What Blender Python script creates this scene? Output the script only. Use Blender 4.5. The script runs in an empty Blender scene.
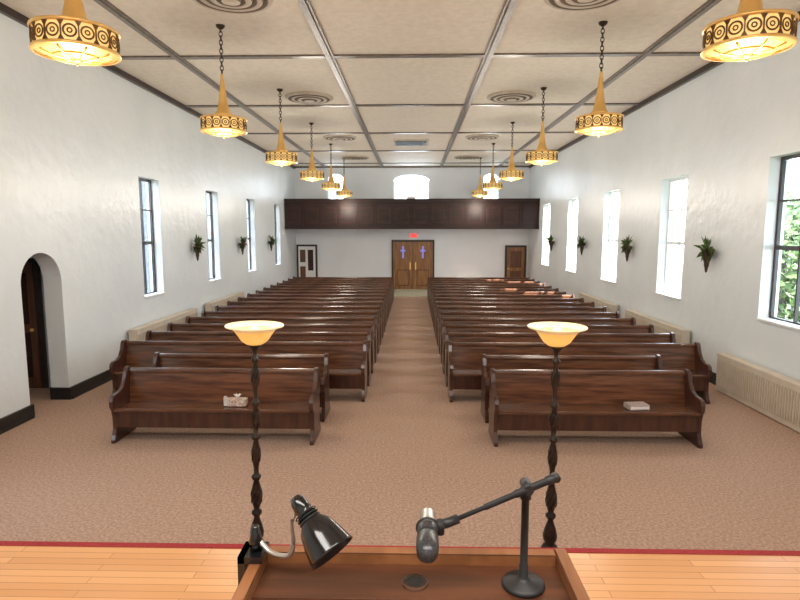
import bpy, bmesh, math, random
from mathutils import Vector, Matrix
random.seed(7)
scene = bpy.context.scene
col = scene.collection
try:
    scene.view_settings.view_transform = 'Standard'
    scene.view_settings.look = 'None'
except Exception:
    pass

# ------------------------------------------------------------ materials
def mat(name, c1, c2=None, rough=0.5, metal=0.0, scale=(5,5,5), nscale=1.0, detail=4, bump=0.0,
        bscale=None, emit=None, estr=0.0, coat=0.0, c_lo=0.35, c_hi=0.65, spec=None):
    m = bpy.data.materials.new(name); m.use_nodes = True
    nt = m.node_tree; b = nt.nodes['Principled BSDF']
    b.inputs['Roughness'].default_value = rough
    b.inputs['Metallic'].default_value = metal
    if coat: 
        b.inputs['Coat Weight'].default_value = coat
        b.inputs['Coat Roughness'].default_value = 0.12
    if spec is not None: b.inputs['Specular IOR Level'].default_value = spec
    tc = nt.nodes.new('ShaderNodeTexCoord'); mp = nt.nodes.new('ShaderNodeMapping')
    mp.inputs['Scale'].default_value = scale
    nt.links.new(tc.outputs['Object'], mp.inputs['Vector'])
    nz = nt.nodes.new('ShaderNodeTexNoise'); nz.inputs['Scale'].default_value = nscale
    nz.inputs['Detail'].default_value = detail
    nt.links.new(mp.outputs['Vector'], nz.inputs['Vector'])
    rp = nt.nodes.new('ShaderNodeValToRGB')
    rp.color_ramp.elements[0].position = c_lo; rp.color_ramp.elements[1].position = c_hi
    rp.color_ramp.elements[0].color = (*c1, 1); rp.color_ramp.elements[1].color = (*(c2 or c1), 1)
    nt.links.new(nz.outputs['Fac'], rp.inputs['Fac'])
    nt.links.new(rp.outputs['Color'], b.inputs['Base Color'])
    if bump:
        bn = nt.nodes.new('ShaderNodeTexNoise'); bn.inputs['Scale'].default_value = bscale or 20
        bn.inputs['Detail'].default_value = 3
        nt.links.new(tc.outputs['Object'], bn.inputs['Vector'])
        bp = nt.nodes.new('ShaderNodeBump'); bp.inputs['Strength'].default_value = bump
        bp.inputs['Distance'].default_value = 0.02
        nt.links.new(bn.outputs['Fac'], bp.inputs['Height'])
        nt.links.new(bp.outputs['Normal'], b.inputs['Normal'])
    if emit:
        b.inputs['Emission Color'].default_value = (*emit, 1)
        b.inputs['Emission Strength'].default_value = estr
    return m

def plank_mat():
    m = bpy.data.materials.new('maple_planks'); m.use_nodes = True
    nt = m.node_tree; b = nt.nodes['Principled BSDF']
    tc = nt.nodes.new('ShaderNodeTexCoord')
    br = nt.nodes.new('ShaderNodeTexBrick')
    br.inputs['Color1'].default_value = (0.74, 0.39, 0.165, 1)
    br.inputs['Color2'].default_value = (0.64, 0.315, 0.12, 1)
    br.inputs['Mortar'].default_value = (0.36, 0.15, 0.055, 1)
    br.inputs['Scale'].default_value = 1.0
    br.inputs['Brick Width'].default_value = 1.1
    br.inputs['Row Height'].default_value = 0.058
    br.inputs['Mortar Size'].default_value = 0.0018
    br.inputs['Bias'].default_value = 0.0
    nt.links.new(tc.outputs['Object'], br.inputs['Vector'])
    nt.links.new(br.outputs['Color'], b.inputs['Base Color'])
    b.inputs['Roughness'].default_value = 0.27
    return m

M = {}
M['wall'] = mat('plaster_wall', (0.67,0.72,0.75), (0.73,0.775,0.80), rough=0.33, scale=(1,1,1), nscale=0.8, bump=0.8, bscale=4.5)
M['wall_white'] = mat('plaster_white', (0.80,0.83,0.86), (0.83,0.855,0.88), rough=0.6, nscale=0.3, bump=0.15, bscale=8)
M['ceiling'] = mat('ceiling_tile', (0.72,0.645,0.54), (0.79,0.715,0.61), rough=0.7, scale=(1,1,1), nscale=9.0, bump=0.3, bscale=25)
M['carpet'] = mat('carpet', (0.31,0.20,0.15), (0.55,0.39,0.305), rough=0.95, scale=(1,1,1), nscale=38, detail=6, bump=0.5, bscale=120, c_lo=0.3, c_hi=0.7, spec=0.1)
M['beam'] = mat('ceiling_batten', (0.11,0.085,0.068), (0.19,0.15,0.12), rough=0.3, nscale=2)
M['dark_trim'] = mat('dark_trim', (0.02,0.012,0.010), (0.035,0.02,0.015), rough=0.35)
M['black_base'] = mat('baseboard_black', (0.012,0.012,0.013), rough=0.3)
M['pew'] = mat('pew_wood', (0.062,0.022,0.010), (0.165,0.064,0.027), rough=0.27, scale=(1.2,14,14), nscale=1.6, detail=6, coat=0.45)
M['pew_dark'] = mat('pew_wood_end', (0.035,0.012,0.008), (0.075,0.027,0.015), rough=0.3, scale=(10,10,1.5), nscale=1.6, coat=0.35)
M['espresso'] = mat('espresso_wood', (0.014,0.005,0.004), (0.03,0.010,0.008), rough=0.42, scale=(2,2,10), spec=0.3)
M['espresso_lt'] = mat('espresso_panel', (0.028,0.009,0.007), (0.055,0.017,0.012), rough=0.42, scale=(2,2,10), spec=0.3)
M['door'] = mat('door_oak', (0.20,0.085,0.025), (0.36,0.17,0.06), rough=0.35, scale=(14,14,1.2), nscale=1.5)
M['door_dark'] = mat('door_brown', (0.09,0.035,0.015), (0.16,0.06,0.025), rough=0.4, scale=(14,14,1.2))
M['planks'] = plank_mat()
M['red'] = mat('red_carpet_edge', (0.26,0.015,0.02), (0.38,0.03,0.035), rough=0.9, nscale=20)
M['lectern'] = mat('lectern_wood', (0.055,0.019,0.009), (0.125,0.044,0.019), rough=0.35, scale=(2,16,16), nscale=1.6, detail=6, coat=0.2)
M['lectern_edge'] = mat('lectern_edge', (0.19,0.072,0.025), (0.30,0.12,0.044), rough=0.35, scale=(12,3,12), nscale=1.6, coat=0.2)
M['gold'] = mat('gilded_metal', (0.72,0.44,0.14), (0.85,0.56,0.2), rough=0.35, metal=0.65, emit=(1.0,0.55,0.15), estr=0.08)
M['gold_dark'] = mat('bronze_filigree', (0.10,0.05,0.015), (0.2,0.10,0.03), rough=0.4, metal=0.4)
M['cream_glow'] = mat('lamp_cream_glass', (0.80,0.60,0.28), rough=0.5, emit=(1.0,0.62,0.20), estr=0.6)
M['amber_glow'] = mat('lamp_amber_glass', (0.9,0.55,0.15), rough=0.4, emit=(1.0,0.45,0.04), estr=0.7)
M['bulb'] = mat('lamp_bulb', (1,0.9,0.6), rough=0.4, emit=(1.0,0.72,0.25), estr=1.6)
M['chain'] = mat('chain_metal', (0.05,0.035,0.02), rough=0.4, metal=0.7)
M['lampblack'] = mat('wrought_bronze', (0.014,0.010,0.008), (0.038,0.026,0.018), rough=0.33, metal=0.4, nscale=6)
M['bowl'] = mat('alabaster_bowl', (0.95,0.86,0.66), (0.9,0.78,0.52), rough=0.35, nscale=3, emit=(1.0,0.72,0.34), estr=0.2)
M['bowl_low'] = mat('alabaster_bowl_base', (0.95,0.75,0.4), (0.9,0.65,0.3), rough=0.35, nscale=3, emit=(1.0,0.52,0.08), estr=0.5)
M['bowl_in'] = mat('alabaster_bowl_inner', (1,0.75,0.35), rough=0.35, emit=(1.0,0.48,0.05), estr=0.4)
M['black'] = mat('black_gloss', (0.006,0.007,0.008), rough=0.15, coat=0.3)
M['black_matte'] = mat('black_matte', (0.012,0.012,0.013), rough=0.5)
M['silver'] = mat('brushed_silver', (0.6,0.58,0.54), rough=0.3, metal=0.8)
M['mic_grey'] = mat('mic_grille', (0.035,0.035,0.04), (0.10,0.10,0.105), rough=0.35, metal=0.6, nscale=60)
M['beige'] = mat('radiator_enamel', (0.56,0.49,0.40), (0.62,0.55,0.46), rough=0.45)
M['beige_dk'] = mat('radiator_slot', (0.20,0.15,0.10), rough=0.6)
M['white_frame'] = mat('white_paint', (0.8,0.82,0.83), rough=0.4)
M['dark_frame'] = mat('window_frame_dark', (0.02,0.018,0.018), (0.04,0.035,0.035), rough=0.4)
M['leaf'] = mat('leaf_green', (0.03,0.07,0.02), (0.10,0.17,0.05), rough=0.5, nscale=5)
M['leaf_out'] = mat('tree_leaf', (0.03,0.07,0.02), (0.10,0.16,0.035), rough=0.5, nscale=2)
M['leaf_red'] = mat('dried_flower', (0.22,0.07,0.05), (0.3,0.16,0.1), rough=0.6, nscale=5)
M['basket'] = mat('basket_dark', (0.04,0.025,0.015), (0.09,0.05,0.03), rough=0.6, nscale=30)
M['bark'] = mat('bark', (0.06,0.04,0.03), (0.1,0.07,0.05), rough=0.9)
M['brick'] = mat('neighbour_brick', (0.026,0.034,0.048), (0.05,0.062,0.08), rough=0.9, nscale=1)
M['grass'] = mat('grass', (0.05,0.07,0.03), (0.09,0.11,0.05), rough=0.9)
M['blueglass'] = mat('stained_glass', (0.25,0.28,0.7), rough=0.2, emit=(0.35,0.33,1.0), estr=0.35)  # glass is no lamp; its glow is put in as emission
M['exit'] = mat('exit_red', (0.8,0.05,0.04), rough=0.4, emit=(1.0,0.06,0.05), estr=1.2)
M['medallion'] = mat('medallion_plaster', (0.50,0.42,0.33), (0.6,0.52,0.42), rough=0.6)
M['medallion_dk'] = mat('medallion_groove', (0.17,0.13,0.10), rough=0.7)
M['tissue'] = mat('tissue_box', (0.30,0.16,0.10), (0.7,0.62,0.55), rough=0.7, scale=(40,40,40), nscale=1)
M['paper'] = mat('paper_white', (0.75,0.74,0.72), rough=0.8)
M['book'] = mat('book_cover', (0.25,0.2,0.19), (0.5,0.42,0.4), rough=0.6, scale=(50,50,50), nscale=1)
M['mat_tile'] = mat('entry_tile', (0.42,0.42,0.30), (0.5,0.5,0.38), rough=0.5)
# thin glass
g = bpy.data.materials.new('window_glass'); g.use_nodes = True
nt = g.node_tree; nt.nodes.clear()
o = nt.nodes.new('ShaderNodeOutputMaterial'); mx = nt.nodes.new('ShaderNodeMixShader')
tr = nt.nodes.new('ShaderNodeBsdfTransparent'); gl = nt.nodes.new('ShaderNodeBsdfGlossy')
gl.inputs['Roughness'].default_value = 0.05; mx.inputs[0].default_value = 0.06
tr.inputs[0].default_value = (0.95,0.98,1,1)
nt.links.new(tr.outputs[0], mx.inputs[1]); nt.links.new(gl.outputs[0], mx.inputs[2]); nt.links.new(mx.outputs[0], o.inputs[0])
M['glass'] = g

# ------------------------------------------------------------ mesh builder
class B:
    def __init__(s): s.bm = bmesh.new(); s.mats = []; s.T = Matrix.Identity(4)
    def mi(s, k):
        if k not in s.mats: s.mats.append(k)
        return s.mats.index(k)
    def v(s, p): return s.bm.verts.new(s.T @ Vector(p))
    def f(s, vs, k, smooth=False):
        try: fc = s.bm.faces.new(vs)
        except ValueError: return
        fc.material_index = s.mi(k); fc.smooth = smooth
    def box(s, x0,x1,y0,y1,z0,z1,k):
        P = [s.v(p) for p in [(x0,y0,z0),(x1,y0,z0),(x1,y1,z0),(x0,y1,z0),(x0,y0,z1),(x1,y0,z1),(x1,y1,z1),(x0,y1,z1)]]
        for q in [(0,3,2,1),(4,5,6,7),(0,1,5,4),(1,2,6,5),(2,3,7,6),(3,0,4,7)]:
            s.f([P[i] for i in q], k)
    def prism(s, prof, a, b, k, axis='x'):
        def mk(t, p):
            return {'x':(t,p[0],p[1]), 'y':(p[0],t,p[1]), 'z':(p[0],p[1],t)}[axis]
        A = [s.v(mk(a,p)) for p in prof]; C = [s.v(mk(b,p)) for p in prof]
        n = len(prof)
        s.f(A[::-1], k); s.f(C, k)
        for i in range(n): s.f([A[i],A[(i+1)%n],C[(i+1)%n],C[i]], k)
    def lathe(s, prof, k, seg=24, mtx=None, smooth=True, cap=True):
        old = s.T
        if mtx is not None: s.T = s.T @ mtx
        rings = []
        for r,z in prof:
            if r < 1e-5: rings.append([s.v((0,0,z))])
            else: rings.append([s.v((r*math.cos(2*math.pi*i/seg), r*math.sin(2*math.pi*i/seg), z)) for i in range(seg)])
        for j in range(len(rings)-1):
            a, b = rings[j], rings[j+1]
            kk = k[j] if isinstance(k, list) else k
            for i in range(seg):
                i2 = (i+1)%seg
                if len(a)==1 and len(b)==1: continue
                if len(a)==1: s.f([a[0],b[i2],b[i]], kk, smooth)
                elif len(b)==1: s.f([a[i],a[i2],b[0]], kk, smooth)
                else: s.f([a[i],a[i2],b[i2],b[i]], kk, smooth)
        s.T = old
    def tube(s, pts, r, k, seg=8, caps=True):
        pts = [Vector(p) for p in pts]; rings = []
        n = len(pts); up = Vector((0,0,1))
        for i,p in enumerate(pts):
            d = (pts[min(i+1,n-1)] - pts[max(i-1,0)]).normalized()
            ref = up if abs(d.dot(up)) < 0.95 else Vector((1,0,0))
            a = d.cross(ref).normalized(); b2 = d.cross(a)
            rr = r[i] if isinstance(r, (list,tuple)) else r
            rings.append([s.v(p + a*rr*math.cos(2*math.pi*j/seg) + b2*rr*math.sin(2*math.pi*j/seg)) for j in range(seg)])
        for i in range(n-1):
            for j in range(seg):
                s.f([rings[i][j],rings[i][(j+1)%seg],rings[i+1][(j+1)%seg],rings[i+1][j]], k, True)
        if caps: s.f(rings[0][::-1], k); s.f(rings[-1], k)
    def ring(s, R, r, k, mtx, seg=14, rs=5, sy=1.0):
        old = s.T; s.T = s.T @ mtx
        rr = []
        for i in range(seg):
            a = 2*math.pi*i/seg
            rr.append([s.v(((R+r*math.cos(2*math.pi*j/rs))*math.cos(a), sy*(R+r*math.cos(2*math.pi*j/rs))*math.sin(a), r*math.sin(2*math.pi*j/rs))) for j in range(rs)])
        for i in range(seg):
            for j in range(rs):
                s.f([rr[i][j],rr[(i+1)%seg][j],rr[(i+1)%seg][(j+1)%rs],rr[i][(j+1)%rs]], k, True)
        s.T = old
    def mesh(s, name, bevel=0):
        bmesh.ops.recalc_face_normals(s.bm, faces=s.bm.faces[:])
        if bevel:
            es = [e for e in s.bm.edges if len(e.link_faces)==2 and e.calc_face_angle(0) > 0.6]
            bmesh.ops.bevel(s.bm, geom=es, offset=bevel, segments=2, affect='EDGES', clamp_overlap=True)
        me = bpy.data.meshes.new(name); s.bm.to_mesh(me); s.bm.free()
        for k in s.mats: me.materials.append(M[k])
        return me
    def obj(s, name, loc=(0,0,0), rot=(0,0,0), bevel=0):
        return place(name, s.mesh(name, bevel), loc, rot)

def place(name, me, loc=(0,0,0), rot=(0,0,0)):
    ob = bpy.data.objects.new(name, me); ob.location = loc; ob.rotation_euler = rot
    col.objects.link(ob); return ob

R = Matrix.Rotation; T = Matrix.Translation
# ------------------------------------------------------------ room
W = 5.6; CEIL = 5.85; YB = 27.6; YF = -3.0; TH = 0.3
b = B(); b.box(-W-2.2, W+TH, YF-0.3, YB+TH, -0.2, 0, 'carpet'); b.obj('floor')
b = B(); b.box(-W-TH, W+TH, YF-0.3, YB+TH, CEIL, CEIL+0.2, 'ceiling'); b.obj('ceiling')

WZ0, WZ1 = 1.36, 3.9
right_w = [(8.55,1.2),(12.4,1.2),(16.2,1.2),(20.05,1.2),(23.95,1.2)]
left_w = [(4.7,0.95),(12.35,0.95),(16.2,0.95),(20.05,0.95),(23.95,0.95)]
def side_wall(name, x0, x1, wins, arch=None):
    b = B(); y = YF-0.3
    items = [(c-w/2, c+w/2, 'w') for c,w in wins]
    if arch: items.append((arch[0], arch[1], 'a'))
    items.sort()
    for a, c, t in items:
        b.box(x0,x1,y,a,0,CEIL,'wall')
        if t == 'w':
            b.box(x0,x1,a,c,0,WZ0,'wall'); b.box(x0,x1,a,c,WZ1,CEIL,'wall')
        else:
            zc = arch[2]; r = (c-a)/2; cy = (a+c)/2
            prof = [(a,CEIL),(a,zc)] + [(cy - r*math.cos(t2), zc + r*0.95*math.sin(t2)) for t2 in [math.pi*i/20 for i in range(1,20)]] + [(c,zc),(c,CEIL)]
            b.prism(prof, x0, x1, 'wall', 'x')
        y = c
    b.box(x0,x1,y,YB+TH,0,CEIL,'wall')
    return b.obj(name)
ARCH = (8.1, 9.06, 1.98)
side_wall('wall_left', -W-TH, -W, left_w, ARCH)
side_wall('wall_right', W, W+TH, right_w)
b = B()
fw = [(-3.62,0.75,4.15,5.5),(0.0,1.7,4.15,5.45),(3.78,0.75,4.15,5.5)]
x = -W
for c,w,z0,z1 in fw:
    b.box(x,c-w/2,YB,YB+TH,0,CEIL,'wall_white')
    b.box(c-w/2,c+w/2,YB,YB+TH,0,z0,'wall_white')
    zc = z1-0.28
    prof = [(c-w/2,CEIL),(c-w/2,zc)] + [(c-w/2*math.cos(t), zc+0.28*math.sin(t)) for t in [math.pi*i/16 for i in range(1,16)]] + [(c+w/2,zc),(c+w/2,CEIL)]
    b.prism(prof, YB, YB+TH, 'wall_white', 'y')
    x = c+w/2
b.box(x,W,YB,YB+TH,0,CEIL,'wall_white')
b.obj('wall_far')
b = B(); b.box(-W,W,YF-0.3,YF,0,CEIL,'wall'); b.obj('wall_chancel')

# passage behind arch
b = B()
b.box(-7.6,-7.4,7.2,10.0,0,3.0,'wall'); b.box(-7.4,-W-TH,9.8,10.0,0,3.0,'wall')
b.box(-7.4,-W-TH,7.2,7.3,0,3.0,'wall'); b.box(-7.6,-W-TH,7.2,10.0,3.0,3.1,'wall')
b.obj('wall_passage')
b = B()
b.box(-7.35,-6.42,9.72,9.795,0,2.3,'dark_trim'); b.box(-7.27,-6.50,9.70,9.72,0.02,2.22,'door_dark')
for z0,z1 in ((0.2,1.0),(1.15,2.05)):
    b.box(-7.15,-6.62,9.69,9.70,z0,z1,'espresso_lt')
b.lathe([(0,0),(0.03,0.01),(0.03,0.04),(0,0.06)],'gold',12,T((-6.57,9.7,1.05))@R(math.pi/2,4,'X'))
b.obj('door_1')

# ceiling battens
b = B()
for xx in (-4.12,-1.40,1.40,4.12):
    b.box(xx-0.075,xx+0.075,YF,YB,CEIL-0.03,CEIL,'beam')
    b.box(xx-0.03,xx+0.03,YF,YB,CEIL-0.05,CEIL-0.03,'beam')
for i in range(-2,5):
    yy = 10.5+3.95*i
    b.box(-W,W,yy-0.07,yy+0.07,CEIL-0.029,CEIL-0.001,'beam')
b.obj('trim_ceiling_battens')
b = B(); b.box(-W,-W+0.07,YF,YB,CEIL-0.11,CEIL,'dark_trim'); b.obj('trim_crown_left')
b = B(); b.box(W-0.07,W,YF,YB,CEIL-0.11,CEIL,'dark_trim'); b.obj('trim_crown_right')
b = B(); b.box(-W,W,YB-0.06,YB,CEIL-0.07,CEIL,'beam'); b.obj('trim_crown_far')
# baseboards
b = B(); 
for y0,y1 in ((3.9,ARCH[0]),(ARCH[1],YB)):
    b.box(-W,-W+0.035,y0,y1,0,0.2,'black_base'); b.box(-W,-W+0.05,y0,y1,0,0.05,'black_base')
b.box(-W-TH,-W+0.035,ARCH[1]-0.035,ARCH[1],0,0.2,'black_base')
b.box(-W-TH,-W+0.035,ARCH[0],ARCH[0]+0.035,0,0.2,'black_base')
b.obj('baseboard_left')
b = B(); b.box(W-0.035,W,3.9,YB,0,0.2,'black_base'); b.box(W-0.05,W,3.9,YB,0,0.05,'black_base'); b.obj('baseboard_right')

# windows
wn = 1
def side_window(c, w, xin, sgn, frame, sill):
    global wn
    b = B(); xa = xin + sgn*0.17; xb = xin + sgn*0.22
    x0,x1 = min(xa,xb),max(xa,xb); y0,y1 = c-w/2, c+w/2
    f = 0.055
    b.box(x0,x1,y0,y0+f,WZ0,WZ1,frame); b.box(x0,x1,y1-f,y1,WZ0,WZ1,frame)
    b.box(x0,x1,y0+f,y1-f,WZ0,WZ0+f,frame); b.box(x0,x1,y0+f,y1-f,WZ1-f,WZ1,frame)
    zm = WZ0+1.15
    b.box(x0,x1,y0+f,y1-f,zm-0.035,zm+0.035,frame)
    b.box(x0,x1,y0+f,y1-f,WZ0+1.85,WZ0+1.88,frame)
    b.box(x0,x1,c-0.015,c+0.015,WZ0+f,WZ1-f,frame)
    xm = (x0+x1)/2
    P = [b.v((xm,y0+f,WZ0+f)),b.v((xm,y1-f,WZ0+f)),b.v((xm,y1-f,WZ1-f)),b.v((xm,y0+f,WZ1-f))]
    b.f(P,'glass')
    xs0,xs1 = sorted((xin - sgn*0.04, xin+sgn*0.17))
    b.box(xs0,xs1,y0+0.001,y1-0.001,WZ0,WZ0+0.03,sill)
    b.obj('window_%d'%wn); wn += 1
    L = bpy.data.lights.new('portal','AREA'); L.shape='RECTANGLE'; L.size=w; L.size_y=WZ1-WZ0
    L.cycles.is_portal = True
    o = bpy.data.objects.new('daylight_portal', L); o.location=(xin+sgn*0.28,c,(WZ0+WZ1)/2)
    o.rotation_euler = (math.pi/2, 0, math.pi/2*sgn); col.objects.link(o)
for i,(c,w) in enumerate(left_w): side_window(c,w,-W,-1,'dark_frame','white_frame')
for i,(c,w) in enumerate(right_w): side_window(c,w,W,1,'dark_frame' if i<1 else 'white_frame','white_frame')
for c,w,z0,z1 in fw:
    b = B()
    b.box(c-w/2,c+w/2,YB+0.12,YB+0.17,z0,z0+0.06,'white_frame')
    b.box(c-w/2,c-w/2+0.05,YB+0.12,YB+0.17,z0,z1-0.28,'white_frame')
    b.box(c+w/2-0.05,c+w/2,YB+0.12,YB+0.17,z0,z1-0.28,'white_frame')
    b.box(c-0.02,c+0.02,YB+0.12,YB+0.17,z0,z1,'white_frame')
    b.box(c-w/2,c+w/2,YB+0.12,YB+0.17,z1-0.32,z1-0.28,'white_frame')
    P = [b.v(p) for p in [(c-w/2,YB+0.145,z0),(c+w/2,YB+0.145,z0),(c+w/2,YB+0.145,z1),(c-w/2,YB+0.145,z1)]]
    b.f(P,'glass')
    b.obj('window_%d'%wn); wn += 1

# gallery (balcony)
b = B()
GY = 25.4; GW = W-0.02
b.box(-GW,GW,GY,YB-0.01,2.95,3.10,'wall_white')
b.box(-GW,GW,GY-0.10,GY+0.05,2.90,4.14,'espresso')
b.box(-GW,GW,GY-0.17,GY+0.1,4.10,4.20,'espresso')
b.box(-GW,GW,GY-0.15,GY-0.10,2.88,3.02,'espresso')
b.box(-GW,GW,GY-0.13,GY-0.10,3.92,4.0,'espresso')
n = 14; pw = 2*GW/n
for i in range(n):
    x0 = -GW+pw*i
    b.box(x0+0.10,x0+pw-0.10,GY-0.125,GY-0.10,3.12,3.84,'espresso_lt')
    b.box(x0+0.17,x0+pw-0.17,GY-0.145,GY-0.125,3.20,3.76,'espresso')
    if i: b.box(x0-0.03,x0+0.03,GY-0.135,GY-0.10,3.02,3.92,'espresso')
b.obj('gallery_balcony')
b = B(); b.box(-0.2,0.2,GY+0.06,GY+0.3,4.2,4.33,'black_matte'); b.box(-0.16,0.16,GY+0.05,GY+0.06,4.22,4.31,'silver')
b.obj('stage_monitor_speaker')

# far doors
YD = YB-0.003
b = B()
b.box(-0.95,-0.87,YB-0.08,YD,0,2.38,'dark_trim'); b.box(1.03,1.11,YB-0.08,YD,0,2.38,'dark_trim'); b.box(-0.87,1.03,YB-0.08,YD,2.28,2.38,'dark_trim')
for x0 in (-0.87,0.085):
    x1=x0+0.94
    b.box(x0,x1,YB-0.05,YD,0.0,2.28,'door')
    cx=(x0+x1)/2
    b.box(cx-0.30,cx+0.30,YB-0.06,YB-0.05,0.15,0.95,'door_dark')
    b.box(cx-0.26,cx+0.26,YB-0.07,YB-0.06,0.2,0.9,'door')
    b.box(cx-0.04,cx+0.04,YB-0.062,YB-0.05,1.5,2.08,'blueglass')
    b.box(cx-0.12,cx+0.12,YB-0.062,YB-0.05,1.82,1.90,'blueglass')
    hx = x1-0.12 if x0<0 else x0+0.12
    b.box(hx-0.03,hx+0.03,YB-0.09,YB-0.05,0.95,1.3,'gold')
b.box(0.068,0.082,YB-0.055,YD,0,2.28,'black_matte')
b.obj('door_2')
b = B()
b.box(-5.55,-4.55,YB-0.07,YD,0,2.15,'dark_trim'); b.box(-5.46,-4.64,YB-0.09,YB-0.07,0.02,2.06,'white_frame')
b.box(-5.38,-5.12,YB-0.10,YB-0.09,1.3,1.9,'door_dark'); b.box(-5.0,-4.74,YB-0.10,YB-0.09,0.9,1.9,'espresso_lt'); b.box(-5.38,-5.12,YB-0.10,YB-0.09,0.2,1.1,'door_dark')
b.obj('door_3')
b = B()
b.box(4.5,5.52,YB-0.07,YD,0,2.12,'dark_trim'); b.box(4.60,5.42,YB-0.09,YB-0.07,0.02,2.02,'door')
for z0,z1 in ((0.2,0.9),(1.05,1.85)): b.box(4.74,5.28,YB-0.10,YB-0.09,z0,z1,'door_dark')
b.lathe([(0,0),(0.035,0.01),(0.035,0.04),(0,0.06)],'gold',12,T((4.66,YB-0.09,1.0))@R(math.pi/2,4,'X'))
b.obj('door_4')
b = B(); b.box(-0.07,0.29,YB-0.05,YD,2.47,2.69,'white_frame'); b.box(-0.05,0.27,YB-0.06,YB-0.05,2.49,2.67,'exit'); b.obj('exit_sign')
b = B(); b.box(-0.75,0.9,24.3,27.4,0.0,0.012,'mat_tile'); b.obj('entry_mat')

# medallions / diffusers
b = B()
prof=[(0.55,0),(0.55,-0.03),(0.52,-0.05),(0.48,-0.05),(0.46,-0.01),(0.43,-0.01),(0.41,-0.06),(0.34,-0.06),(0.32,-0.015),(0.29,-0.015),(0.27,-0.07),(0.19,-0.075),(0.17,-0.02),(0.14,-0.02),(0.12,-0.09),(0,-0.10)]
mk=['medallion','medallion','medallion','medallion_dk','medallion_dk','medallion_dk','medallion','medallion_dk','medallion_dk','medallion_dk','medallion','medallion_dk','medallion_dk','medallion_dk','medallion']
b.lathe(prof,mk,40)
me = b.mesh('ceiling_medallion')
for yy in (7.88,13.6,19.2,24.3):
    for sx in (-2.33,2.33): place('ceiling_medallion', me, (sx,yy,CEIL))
b = B(); b.box(-0.6,0.6,-0.55,0.55,-0.04,0,'medallion')
for i in range(7): b.box(-0.53,0.53,-0.48+i*0.145,-0.40+i*0.145,-0.055,-0.04,'black_matte')
b.obj('ceiling_vent',(0.0,20.3,CEIL))

# ------------------------------------------------------------ pews
endp = [(-0.01,0),(-0.01,0.05),(0.025,0.10),(0.055,0.18),(0.055,0.34),(0.035,0.42),(-0.005,0.48),(-0.01,0.56),(0.01,0.61),(0.06,0.635),(0.18,0.64),(0.28,0.68),(0.35,0.77),(0.385,0.87),(0.42,0.915),(0.48,0.925),(0.53,0.895),(0.545,0.84),(0.52,0.5),(0.50,0.2),(0.53,0.10),(0.57,0.05),(0.57,0)]
def pew_mesh(L, name):
    b = B()
    for x0 in (0, L-0.055): b.prism(endp, x0, x0+0.055, 'pew_dark', 'x')
    seat=[(0.0,0.425),(0.0,0.455),(0.02,0.468),(0.22,0.452),(0.46,0.44),(0.46,0.41)]
    b.prism(seat,0.055,L-0.055,'pew','x')
    back=[(0.415,0.44),(0.475,0.84),(0.505,0.84),(0.455,0.44)]
    b.prism(back,0.055,L-0.055,'pew','x')
    rail=[(0.455,0.83),(0.45,0.865),(0.465,0.895),(0.50,0.90),(0.525,0.885),(0.525,0.83)]
    b.prism(rail,0.055,L-0.055,'pew','x')
    b.box(0.055,L-0.055,0.05,0.075,0.20,0.42,'pew_dark')
    b.box(0.055,L-0.055,0.44,0.465,0.12,0.42,'pew_dark')
    if L>3.5:
        x=L/2; b.prism([(0.10,0),(0.10,0.2),(0.08,0.40),(0.46,0.40),(0.46,0.0)],x-0.02,x+0.02,'pew_dark','x')
    return b.mesh(name, bevel=0.006)
pl = pew_mesh(4.18,'pew_long'); ps = pew_mesh(2.66,'pew_short')
for y in (7.10,8.02):
    place('pew', ps, (-3.86,y,0)); place('pew', ps, (1.13,y,0))
for i in range(16):
    y = 9.02+0.93*i
    place('pew', pl, (-4.88,y,0)); place('pew', pl, (0.68,y,0))

# tissue box & book on front pews
b = B(); b.box(-0.12,0.12,-0.06,0.06,0,0.09,'tissue')
for i in range(6):
    a=i*1.05; b.tube([(0,0,0.09),(0.02*math.cos(a),0.02*math.sin(a),0.13),(0.05*math.cos(a),0.04*math.sin(a),0.15)],[0.015,0.012,0.003],'paper',6)
for i in range(5): b.box(-0.17+i*0.015,-0.16+i*0.015,-0.05,0.02,0,0.12-0.01*i,'paper')
b.obj('tissue_box',(-2.24,7.30,0.469))
b = B(); b.box(-0.13,0.13,-0.09,0.09,0,0.012,'book'); b.box(-0.125,0.128,-0.085,0.085,0.012,0.05,'paper'); b.box(-0.13,0.13,-0.09,0.09,0.05,0.062,'book'); b.box(-0.133,-0.125,-0.09,0.09,0,0.062,'book')
b.obj('hymn_book',(3.0,7.28,0.469),(0,0,0.1))

# ------------------------------------------------------------ radiators
def radiator(name, x0, x1, y0, y1, h, face):
    b = B(); b.box(x0,x1,y0,y1,0.02,h,'beige')
    xf = x0 if face<0 else x1
    n = int((y1-y0)/0.06)
    for i in range(n):
        yy = y0+0.03+i*0.06
        a,c = sorted((xf, xf+face*0.014))
        b.box(a,c,yy-0.012,yy+0.012,0.10,h-0.07,'beige')
        a,c = sorted((xf, xf+face*0.002))
        b.box(a,c,yy+0.02,yy+0.038,0.10,h-0.07,'beige_dk')
    b.box(x0-0.01*(face<0),x1+0.01*(face>0),y0-0.01,y1+0.01,h,h+0.03,'beige')
    b.obj(name)
radiator('radiator_cover', W-0.22,W-0.055,5.2,9.85,0.63,-1)
radiator('radiator_cover', W-0.22,W-0.055,11.2,14.2,0.80,-1)
radiator('radiator_cover', W-0.22,W-0.055,15.2,18.2,0.80,-1)
radiator('radiator_cover', -W+0.055,-W+0.22,11.0,14.2,0.80,1)
radiator('radiator_cover', -W+0.055,-W+0.22,15.2,18.2,0.80,1)

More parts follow.
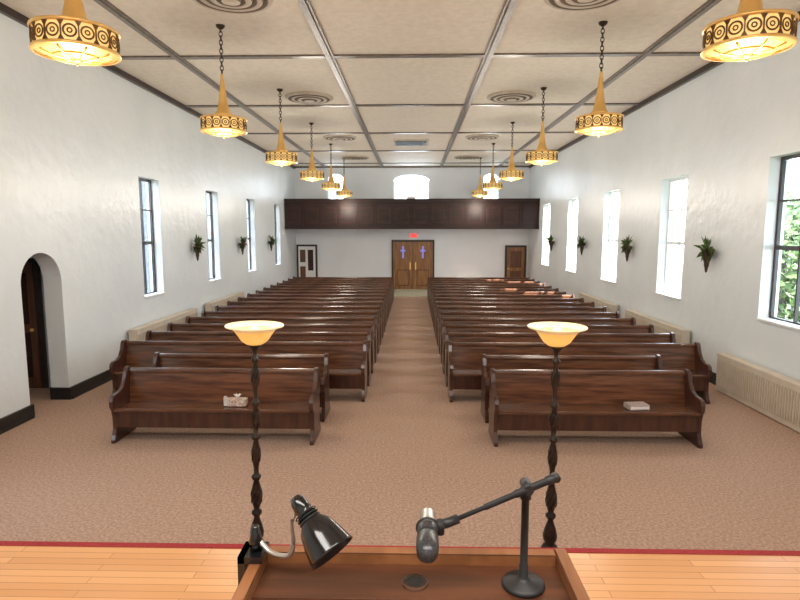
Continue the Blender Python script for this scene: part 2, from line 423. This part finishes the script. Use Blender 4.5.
# ------------------------------------------------------------ pendant lamps
b = B()
Rr = 0.33; H=0.10
z = 1.47; i=0
while z > 0.76:
    b.ring(0.026,0.007,'chain', T((0,0,z))@R(math.pi/2,4,'X') if i%2==0 else T((0,0,z))@R(math.pi/2,4,'Z')@R(math.pi/2,4,'X'), seg=10, rs=4, sy=1.5)
    z -= 0.062; i+=1
b.lathe([(0,1.47),(0.07,1.47),(0.06,1.44),(0.02,1.41),(0,1.41)],'chain',16)
b.lathe([(0,0.77),(0.018,0.77),(0.028,0.74),(0.020,0.71),(0.030,0.67),(0.038,0.57),(0.058,0.40),(0.080,0.28),(0.10,0.20),(0.13,0.17),(0.13,0.15),(0.11,0.13),(0.28,0.105),(Rr,0.095)],'gold',28)
for zz in (0.09,-0.09):
    b.lathe([(Rr-0.01,zz-0.014),(Rr+0.018,zz-0.012),(Rr+0.022,zz),(Rr+0.018,zz+0.012),(Rr-0.01,zz+0.014)],'gold',40)
b.lathe([(Rr-0.005,0.09),(Rr-0.005,-0.09)],'cream_glow',40)
n=16
for i in range(n):
    a=2*math.pi*i/n
    m = R(a,4,'Z')@T((Rr+0.002,0,0))@R(math.pi/2,4,'Y')
    b.ring(0.048,0.0075,'gold_dark',m,seg=14,rs=4)
    b.ring(0.018,0.006,'gold_dark',m,seg=8,rs=4)
    a2=a+math.pi/n
    m = R(a2,4,'Z')@T((Rr+0.002,0,0))
    old=b.T; b.T=b.T@m
    for s in (-1,1):
        b.prism([(-0.03,s*0.085),(0.03,s*0.085),(0.0,s*0.03)],-0.003,0.008,'gold_dark','x')
    b.box(-0.003,0.008,-0.005,0.005,-0.08,0.08,'gold_dark')
    b.T=old
b.lathe([(Rr-0.005,-0.09),(0.27,-0.10)],'gold',40)
b.lathe([(0.27,-0.10),(0.21,-0.125),(0.11,-0.14),(0.05,-0.145)],['amber_glow','amber_glow','bulb'],32)
for i in range(8):
    a=math.pi/4*i
    old=b.T; b.T=R(a,4,'Z'); b.tube([(0.28,0,-0.103),(0.21,0,-0.132),(0.11,0,-0.147),(0.04,0,-0.152)],0.008,'gold',5); b.T=old
b.ring(0.19,0.009,'gold',T((0,0,-0.135)),seg=32,rs=5)
b.lathe([(0.05,-0.14),(0.055,-0.155),(0.03,-0.17),(0.012,-0.18),(0.018,-0.19),(0,-0.20)],'gold',14)
pend = b.mesh('pendant_lamp')
for i in range(6):
    for sx in (-2.84,2.90):
        p = place('pendant_lamp', pend, (sx, 5.1+3.88*i, 4.38))
        L = bpy.data.lights.new('pendant_bulb','POINT'); L.energy=84; L.color=(1,0.91,0.78); L.shadow_soft_size=0.3
        o = bpy.data.objects.new('bulb_light', L); o.location=(0,0,-0.6); col.objects.link(o); o.parent=p

# ------------------------------------------------------------ wall planters
def planter(name, x, y, z, sgn):
    b = B()
    b.lathe([(0,-0.36),(0.02,-0.33),(0.05,-0.15),(0.10,0.0),(0.115,0.03),(0.09,0.03),(0.0,0.0)],'basket',14)
    for zz,rr in ((-0.02,0.10),(-0.12,0.065),(-0.22,0.045)): b.ring(rr,0.008,'chain',T((0,0,zz)),seg=14,rs=4)
    for i in range(70):
        a = random.uniform(0,2*math.pi); el = random.uniform(-0.5,1.35)
        ln = random.uniform(0.16,0.38)*(0.75 if el<0.4 else 1)
        d = Vector((math.cos(a)*math.cos(el)*0.75, math.sin(a)*math.cos(el), math.sin(el)))
        if d.x*sgn < -0.25: d.x *= -0.6
        base = Vector((0,0,0.02)); side = d.cross(Vector((0,0,1))).normalized()*random.uniform(0.012,0.028)
        mid = base+d*ln*0.55+Vector((0,0,0.02)); tip = base+d*ln-Vector((0,0,random.uniform(0.02,0.1)))
        k = 'leaf_red' if random.random()<0.12 else 'leaf'
        v0,v1,v2,v3 = b.v(base),b.v(mid+side),b.v(tip),b.v(mid-side)
        b.f([v0,v1,v2],k); b.f([v0,v2,v3],k)
    b.obj(name,(x,y,z))
for y in (10.6,14.5,18.4,22.4): planter('wall_planter', W-0.13, y, 2.36, -1)
for y in (14.6,18.5,22.3): planter('wall_planter', -W+0.13, y, 2.36, 1)

# ------------------------------------------------------------ stage
b = B()
SY=3.18; SZ=0.9; SW=W-0.02
b.box(-SW,SW,YF+0.01,SY-0.045,0,SZ,'planks'); b.box(-SW,SW,SY-0.045,SY,0,SZ+0.004,'red'); b.obj('stage')
b = B(); b.box(-SW,SW,SY,SY+0.70,0,0.45,'carpet'); b.obj('stage_step')

# floor torchieres
def torchiere(loc, rot):
    b = B()
    prof=[(0,0),(0.15,0),(0.155,0.02),(0.14,0.045),(0.10,0.06),(0.06,0.10),(0.045,0.14),(0.055,0.17),(0.06,0.19),(0.045,0.22),(0.03,0.235),(0.045,0.26),(0.048,0.29),(0.036,0.34),(0.022,0.38),
          (0.018,0.40),(0.034,0.42),(0.034,0.435),(0.018,0.45),(0.026,0.48),(0.036,0.53),(0.030,0.60),(0.018,0.65),(0.032,0.67),(0.032,0.685),(0.016,0.70),(0.017,0.74),(0.024,0.78),(0.028,0.84),(0.022,0.90),(0.015,0.93),(0.030,0.945),(0.030,0.96),(0.015,0.975),
          (0.018,1.02),(0.026,1.06),(0.022,1.12),(0.014,1.16),(0.026,1.175),(0.026,1.19),(0.014,1.205),(0.014,1.27),(0.022,1.31),(0.026,1.36),(0.018,1.42),(0.012,1.45),(0.026,1.465),(0.026,1.48),(0.013,1.495),(0.016,1.53),(0.03,1.55),(0.04,1.56),(0.045,1.575),(0,1.58)]
    b.lathe(prof,'lampblack',20)
    for zc,rc in ((0.54,0.034),(0.83,0.027),(1.08,0.025),(1.36,0.025)):
        for i in range(8):
            a=i*math.pi/4
            b.tube([(rc*math.cos(a+t*1.2),rc*math.sin(a+t*1.2),zc-0.05+t*0.1) for t in (0,0.25,0.5,0.75,1)],[0.002,0.005,0.006,0.005,0.002],'lampblack',5)
    for i in range(4):
        a=i*math.pi/2+0.4
        c,s=math.cos(a),math.sin(a)
        b.tube([(0.05*c,0.05*s,0.12),(0.12*c,0.12*s,0.09),(0.16*c,0.16*s,0.03),(0.19*c,0.19*s,0.012)],[0.018,0.016,0.014,0.018],'lampblack',8)
    b.lathe([(0.03,1.57),(0.055,1.578),(0.085,1.60),(0.108,1.635),(0.130,1.668),(0.158,1.686),(0.186,1.693),(0.188,1.699),(0.184,1.703)],['bowl_low','bowl_low','bowl_low','bowl_low','bowl','bowl','bowl','bowl'],40)
    b.lathe([(0.184,1.703),(0.155,1.694),(0.128,1.676),(0.106,1.645),(0.082,1.612),(0.05,1.59),(0,1.583)],['bowl','bowl','bowl_in','bowl_in','bowl_in','bulb'],40)
    b.lathe([(0.012,1.585),(0.028,1.62),(0.032,1.65),(0.022,1.69),(0,1.705)],'bulb',14)
    ob = b.obj('floor_lamp',loc,rot)
    L = bpy.data.lights.new('torchiere_light','POINT'); L.energy=2.5; L.color=(1,0.68,0.3); L.shadow_soft_size=0.06
    o = bpy.data.objects.new('bulb_light', L); o.location=(0,0,1.80); col.objects.link(o); o.parent=ob
torchiere((-0.975,3.62,0.45),(0,0.018,0.3))
torchiere((1.0,3.62,0.45),(0,0.002,0.1))

# ------------------------------------------------------------ lectern
LX0,LX1 = -0.25,0.405; LZ=2.10
b = B()
b.box(LX0+0.06,LX1-0.06,0.66,1.06,SZ+0.08,1.98,'lectern')
b.box(LX0+0.02,LX1-0.02,0.60,1.12,SZ+0.001,SZ+0.08,'lectern')
b.box(LX0+0.03,LX1-0.03,0.58,1.10,1.96,2.00,'lectern')
b.box(LX0+0.14,LX1-0.14,1.06,1.075,1.15,1.85,'lectern_edge')
b.prism([(0.38,1.88),(0.38,2.02),(0.90,2.085),(1.145,2.085),(1.145,1.98),(0.9,1.98)],LX0,LX0+0.025,'lectern_edge','x')
b.prism([(0.38,1.88),(0.38,2.02),(0.90,2.085),(1.145,2.085),(1.145,1.98),(0.9,1.98)],LX1-0.025,LX1,'lectern_edge','x')
b.box(LX0+0.025,LX1-0.025,1.118,1.145,1.98,2.083,'lectern_edge')
b.box(LX0+0.025,LX1-0.025,1.00,1.118,1.98,2.060,'lectern')
b.prism([(1.00,1.98),(1.00,2.040),(0.985,2.038),(0.40,1.95),(0.40,1.90)],LX0+0.025,LX1-0.025,'lectern','x')
b.lathe([(0.016,0.002),(0.024,0.004),(0.027,0.002),(0.027,-0.004)],'black',24,T((0.086,1.055,2.061)))
b.lathe([(0,0.0015),(0.017,0.0015)],'black_matte',20,T((0.086,1.055,2.061)))
b.obj('lectern', bevel=0.003)

# desk lamp (black bell shade on gooseneck, clamped to lectern side)
b = B()
ax = Vector((0.085,-0.06,-0.085)).normalized()
q = ax.to_track_quat('Z','Y').to_matrix().to_4x4()@Matrix.Scale(0.88,4)
org = Vector((-0.138,1.03,2.238))
b.lathe([(0,-0.012),(0.012,-0.012),(0.017,0.0),(0.019,0.022),(0.016,0.026),(0.021,0.032),(0.024,0.05),(0.036,0.065),(0.043,0.09),(0.050,0.125),(0.052,0.13),(0.049,0.13),(0.041,0.092),(0.033,0.067),(0,0.055)],'black',32,T(org)@q)
for t in (0.03,0.038,0.046): b.ring(0.024,0.0016,'black_matte',T(org)@q@T((0,0,t)),seg=24,rs=4)
b.lathe([(0,0.06),(0.02,0.075),(0.022,0.10),(0,0.118)],'paper',16,T(org)@q)
pts=[(-0.235,1.10,2.12),(-0.205,1.08,2.105),(-0.165,1.06,2.112),(-0.152,1.045,2.15),(-0.154,1.04,2.19),(-0.140,1.035,2.228)]
def smooth(p,n=6):
    P=[Vector(a) for a in p]; out=[]
    for i in range(len(P)-1):
        p0=P[max(i-1,0)];p1=P[i];p2=P[i+1];p3=P[min(i+2,len(P)-1)]
        for j in range(n):
            t=j/n
            out.append(0.5*((2*p1)+(-p0+p2)*t+(2*p0-5*p1+4*p2-p3)*t*t+(-p0+3*p1-3*p2+p3)*t**3))
    out.append(P[-1]); return out
b.tube(smooth(pts),0.005,'silver',8)
b.box(-0.272,-0.222,1.07,1.13,2.086,2.10,'black'); b.box(-0.272,-0.258,1.07,1.13,2.02,2.10,'black')
b.lathe([(0,0),(0.012,0),(0.014,0.02),(0.010,0.035),(0.008,0.05),(0,0.055)],'black',16,T((-0.242,1.10,2.10)))
b.obj('desk_lamp')

# microphone on boom stand
b = B()
bx,by,bz = 0.298,1.05,2.061
b.lathe([(0,0),(0.041,0),(0.042,0.005),(0.038,0.010),(0.014,0.014),(0.009,0.020),(0.009,0.045),(0.0075,0.047),(0.0075,0.178),(0.011,0.18),(0.011,0.20),(0.006,0.206),(0,0.206)],'black_matte',28,T((bx,by,bz)))
J = Vector((bx+0.002,by,bz+0.203)); E1=Vector((0.357,1.06,2.279)); E2=Vector((0.145,0.985,2.224))
d=(E2-E1).normalized()
b.tube([E1+(-d)*0.004,E1+d*0.02,E1+d*0.021,E1+d*0.09,E1+d*0.091,E1+d*0.155,E1+d*0.156,E2],[0.009,0.009,0.0075,0.0075,0.006,0.006,0.0045,0.0045],'black_matte',10)
b.tube([J+Vector((0,-0.018,0.0)),J+Vector((0,0.022,0.0))],0.010,'black_matte',12)
b.lathe([(0,0),(0.008,0),(0.008,0.016),(0,0.016)],'black_matte',14,T(E1+Vector((0,0.008,0)))@R(math.pi/2,4,'X'))
b.tube([E2+d*-0.02,E2,Vector((0.118,0.975,2.222))],[0.009,0.009,0.009],'black_matte',10)
b.tube([(0.13,0.97,2.211),(0.13,0.97,2.236)],0.008,'black_matte',10)
m = T((0.109,1.015,2.226))@(Vector((-0.03,-1,-0.03)).to_track_quat('Z','Y').to_matrix().to_4x4())
b.lathe([(0,0),(0.011,0),(0.014,0.004),(0.014,0.03),(0.016,0.035),(0.018,0.055),(0.018,0.075),(0.016,0.078),(0.016,0.082),(0.0195,0.085),(0.0195,0.115),(0.017,0.130),(0.010,0.138),(0,0.14)],
  ['silver','silver','silver','silver','silver','mic_grey','black_matte','black_matte','black_matte','mic_grey','mic_grey','mic_grey','mic_grey'],24,m)
b.ring(0.0185,0.003,'black_matte',m@T((0,0,0.05)),seg=20,rs=5)
b.obj('microphone_stand')

# ------------------------------------------------------------ outdoors
b = B(); b.box(-40,-W-2.3,-20,60,-1.3,-1.2,'grass'); b.box(W+TH,40,-20,60,-1.3,-1.2,'grass'); b.obj('ground_lawn')
b = B(); b.box(-16,-12,5,60,-1.2,8.2,'brick'); b.prism([(5,8.2),(60,8.2),(60,8.4),(5,8.4)],-16.3,-11.8,'dark_trim','x')
for i in range(12): b.box(-12.0,-11.95,7+i*4,8.2+i*4,1,3,'wall_white')
b.obj('neighbour_building')
def tree(x,y,h,r,n,zb=0.0):
    b = B()
    b.tube([(0,0,-1.25),(0.1,0,h*0.3),(0,0.1,h*0.7)],[0.22,0.15,0.06],'bark',10)
    for i in range(8):
        a=i*0.8; b.tube([(0.05,0,h*0.3+i*0.15),(math.cos(a)*r*0.4,math.sin(a)*r*0.4,h*0.5+i*0.2),(math.cos(a)*r*0.8,math.sin(a)*r*0.8,h*0.6+i*0.25)],[0.06,0.04,0.015],'bark',6)
    for i in range(n):
        while True:
            p=Vector((random.uniform(-1,1),random.uniform(-1,1),random.uniform(-1,1)))
            if 0.15<p.length<1: break
        hh=(h-zb)/2
        p=Vector((p.x*r,p.y*r,zb+hh+p.z*hh))
        s=random.uniform(0.08,0.18)
        u=Vector((random.gauss(0,1),random.gauss(0,1),random.gauss(0,1))).normalized(); w=u.orthogonal().normalized()
        b.f([b.v(p-u*s),b.v(p+w*s*0.5),b.v(p+u*s),b.v(p-w*s*0.5)],'leaf_out')
    b.obj('tree',(x,y,0))
tree(10.6,16.6,3.9,2.0,3600); tree(15,22,4.6,3.0,3500)
tree(9.2,4.9,9.5,2.4,11000,3.0); tree(9.3,8.9,9.5,2.2,10000,3.2)  # added out of view to keep the sun off the near right windows

# ------------------------------------------------------------ world, lights, camera
w = bpy.data.worlds.new('World'); scene.world = w; w.use_nodes = True
bg = w.node_tree.nodes['Background']; bg.inputs[0].default_value=(0.80,0.90,1.0,1); bg.inputs[1].default_value=13
def area(name, loc, rot, sx, sy, e, c=(1,1,1)):
    L = bpy.data.lights.new(name,'AREA'); L.shape='RECTANGLE'; L.size=sx; L.size_y=sy; L.energy=e; L.color=c
    o = bpy.data.objects.new(name,L); o.location=loc; o.rotation_euler=rot; col.objects.link(o)
area('chancel_fill_light',(0,-0.5,5.7),(0.35,0,0),6,1.5,400,(1,0.96,0.9))  # unseen fill added over the stage to brighten the front, no real fixture
S = bpy.data.lights.new('sun','SUN'); S.energy=32; S.angle=0.01; S.color=(1,0.96,0.88)
so = bpy.data.objects.new('sun',S); so.rotation_euler = Vector((-1,0.95,-1.05)).to_track_quat('-Z','Y').to_euler(); so.location=(12,-8,14); col.objects.link(so)

cam = bpy.data.cameras.new('camera'); co = bpy.data.objects.new('camera', cam); col.objects.link(co)
cam.sensor_width=36; cam.lens=570/800*36; cam.clip_start=0.05; cam.clip_end=200
co.location=(0.08,0,2.75); co.rotation_euler=(math.radians(90-6.8),0,math.radians(1.3))
scene.camera=co
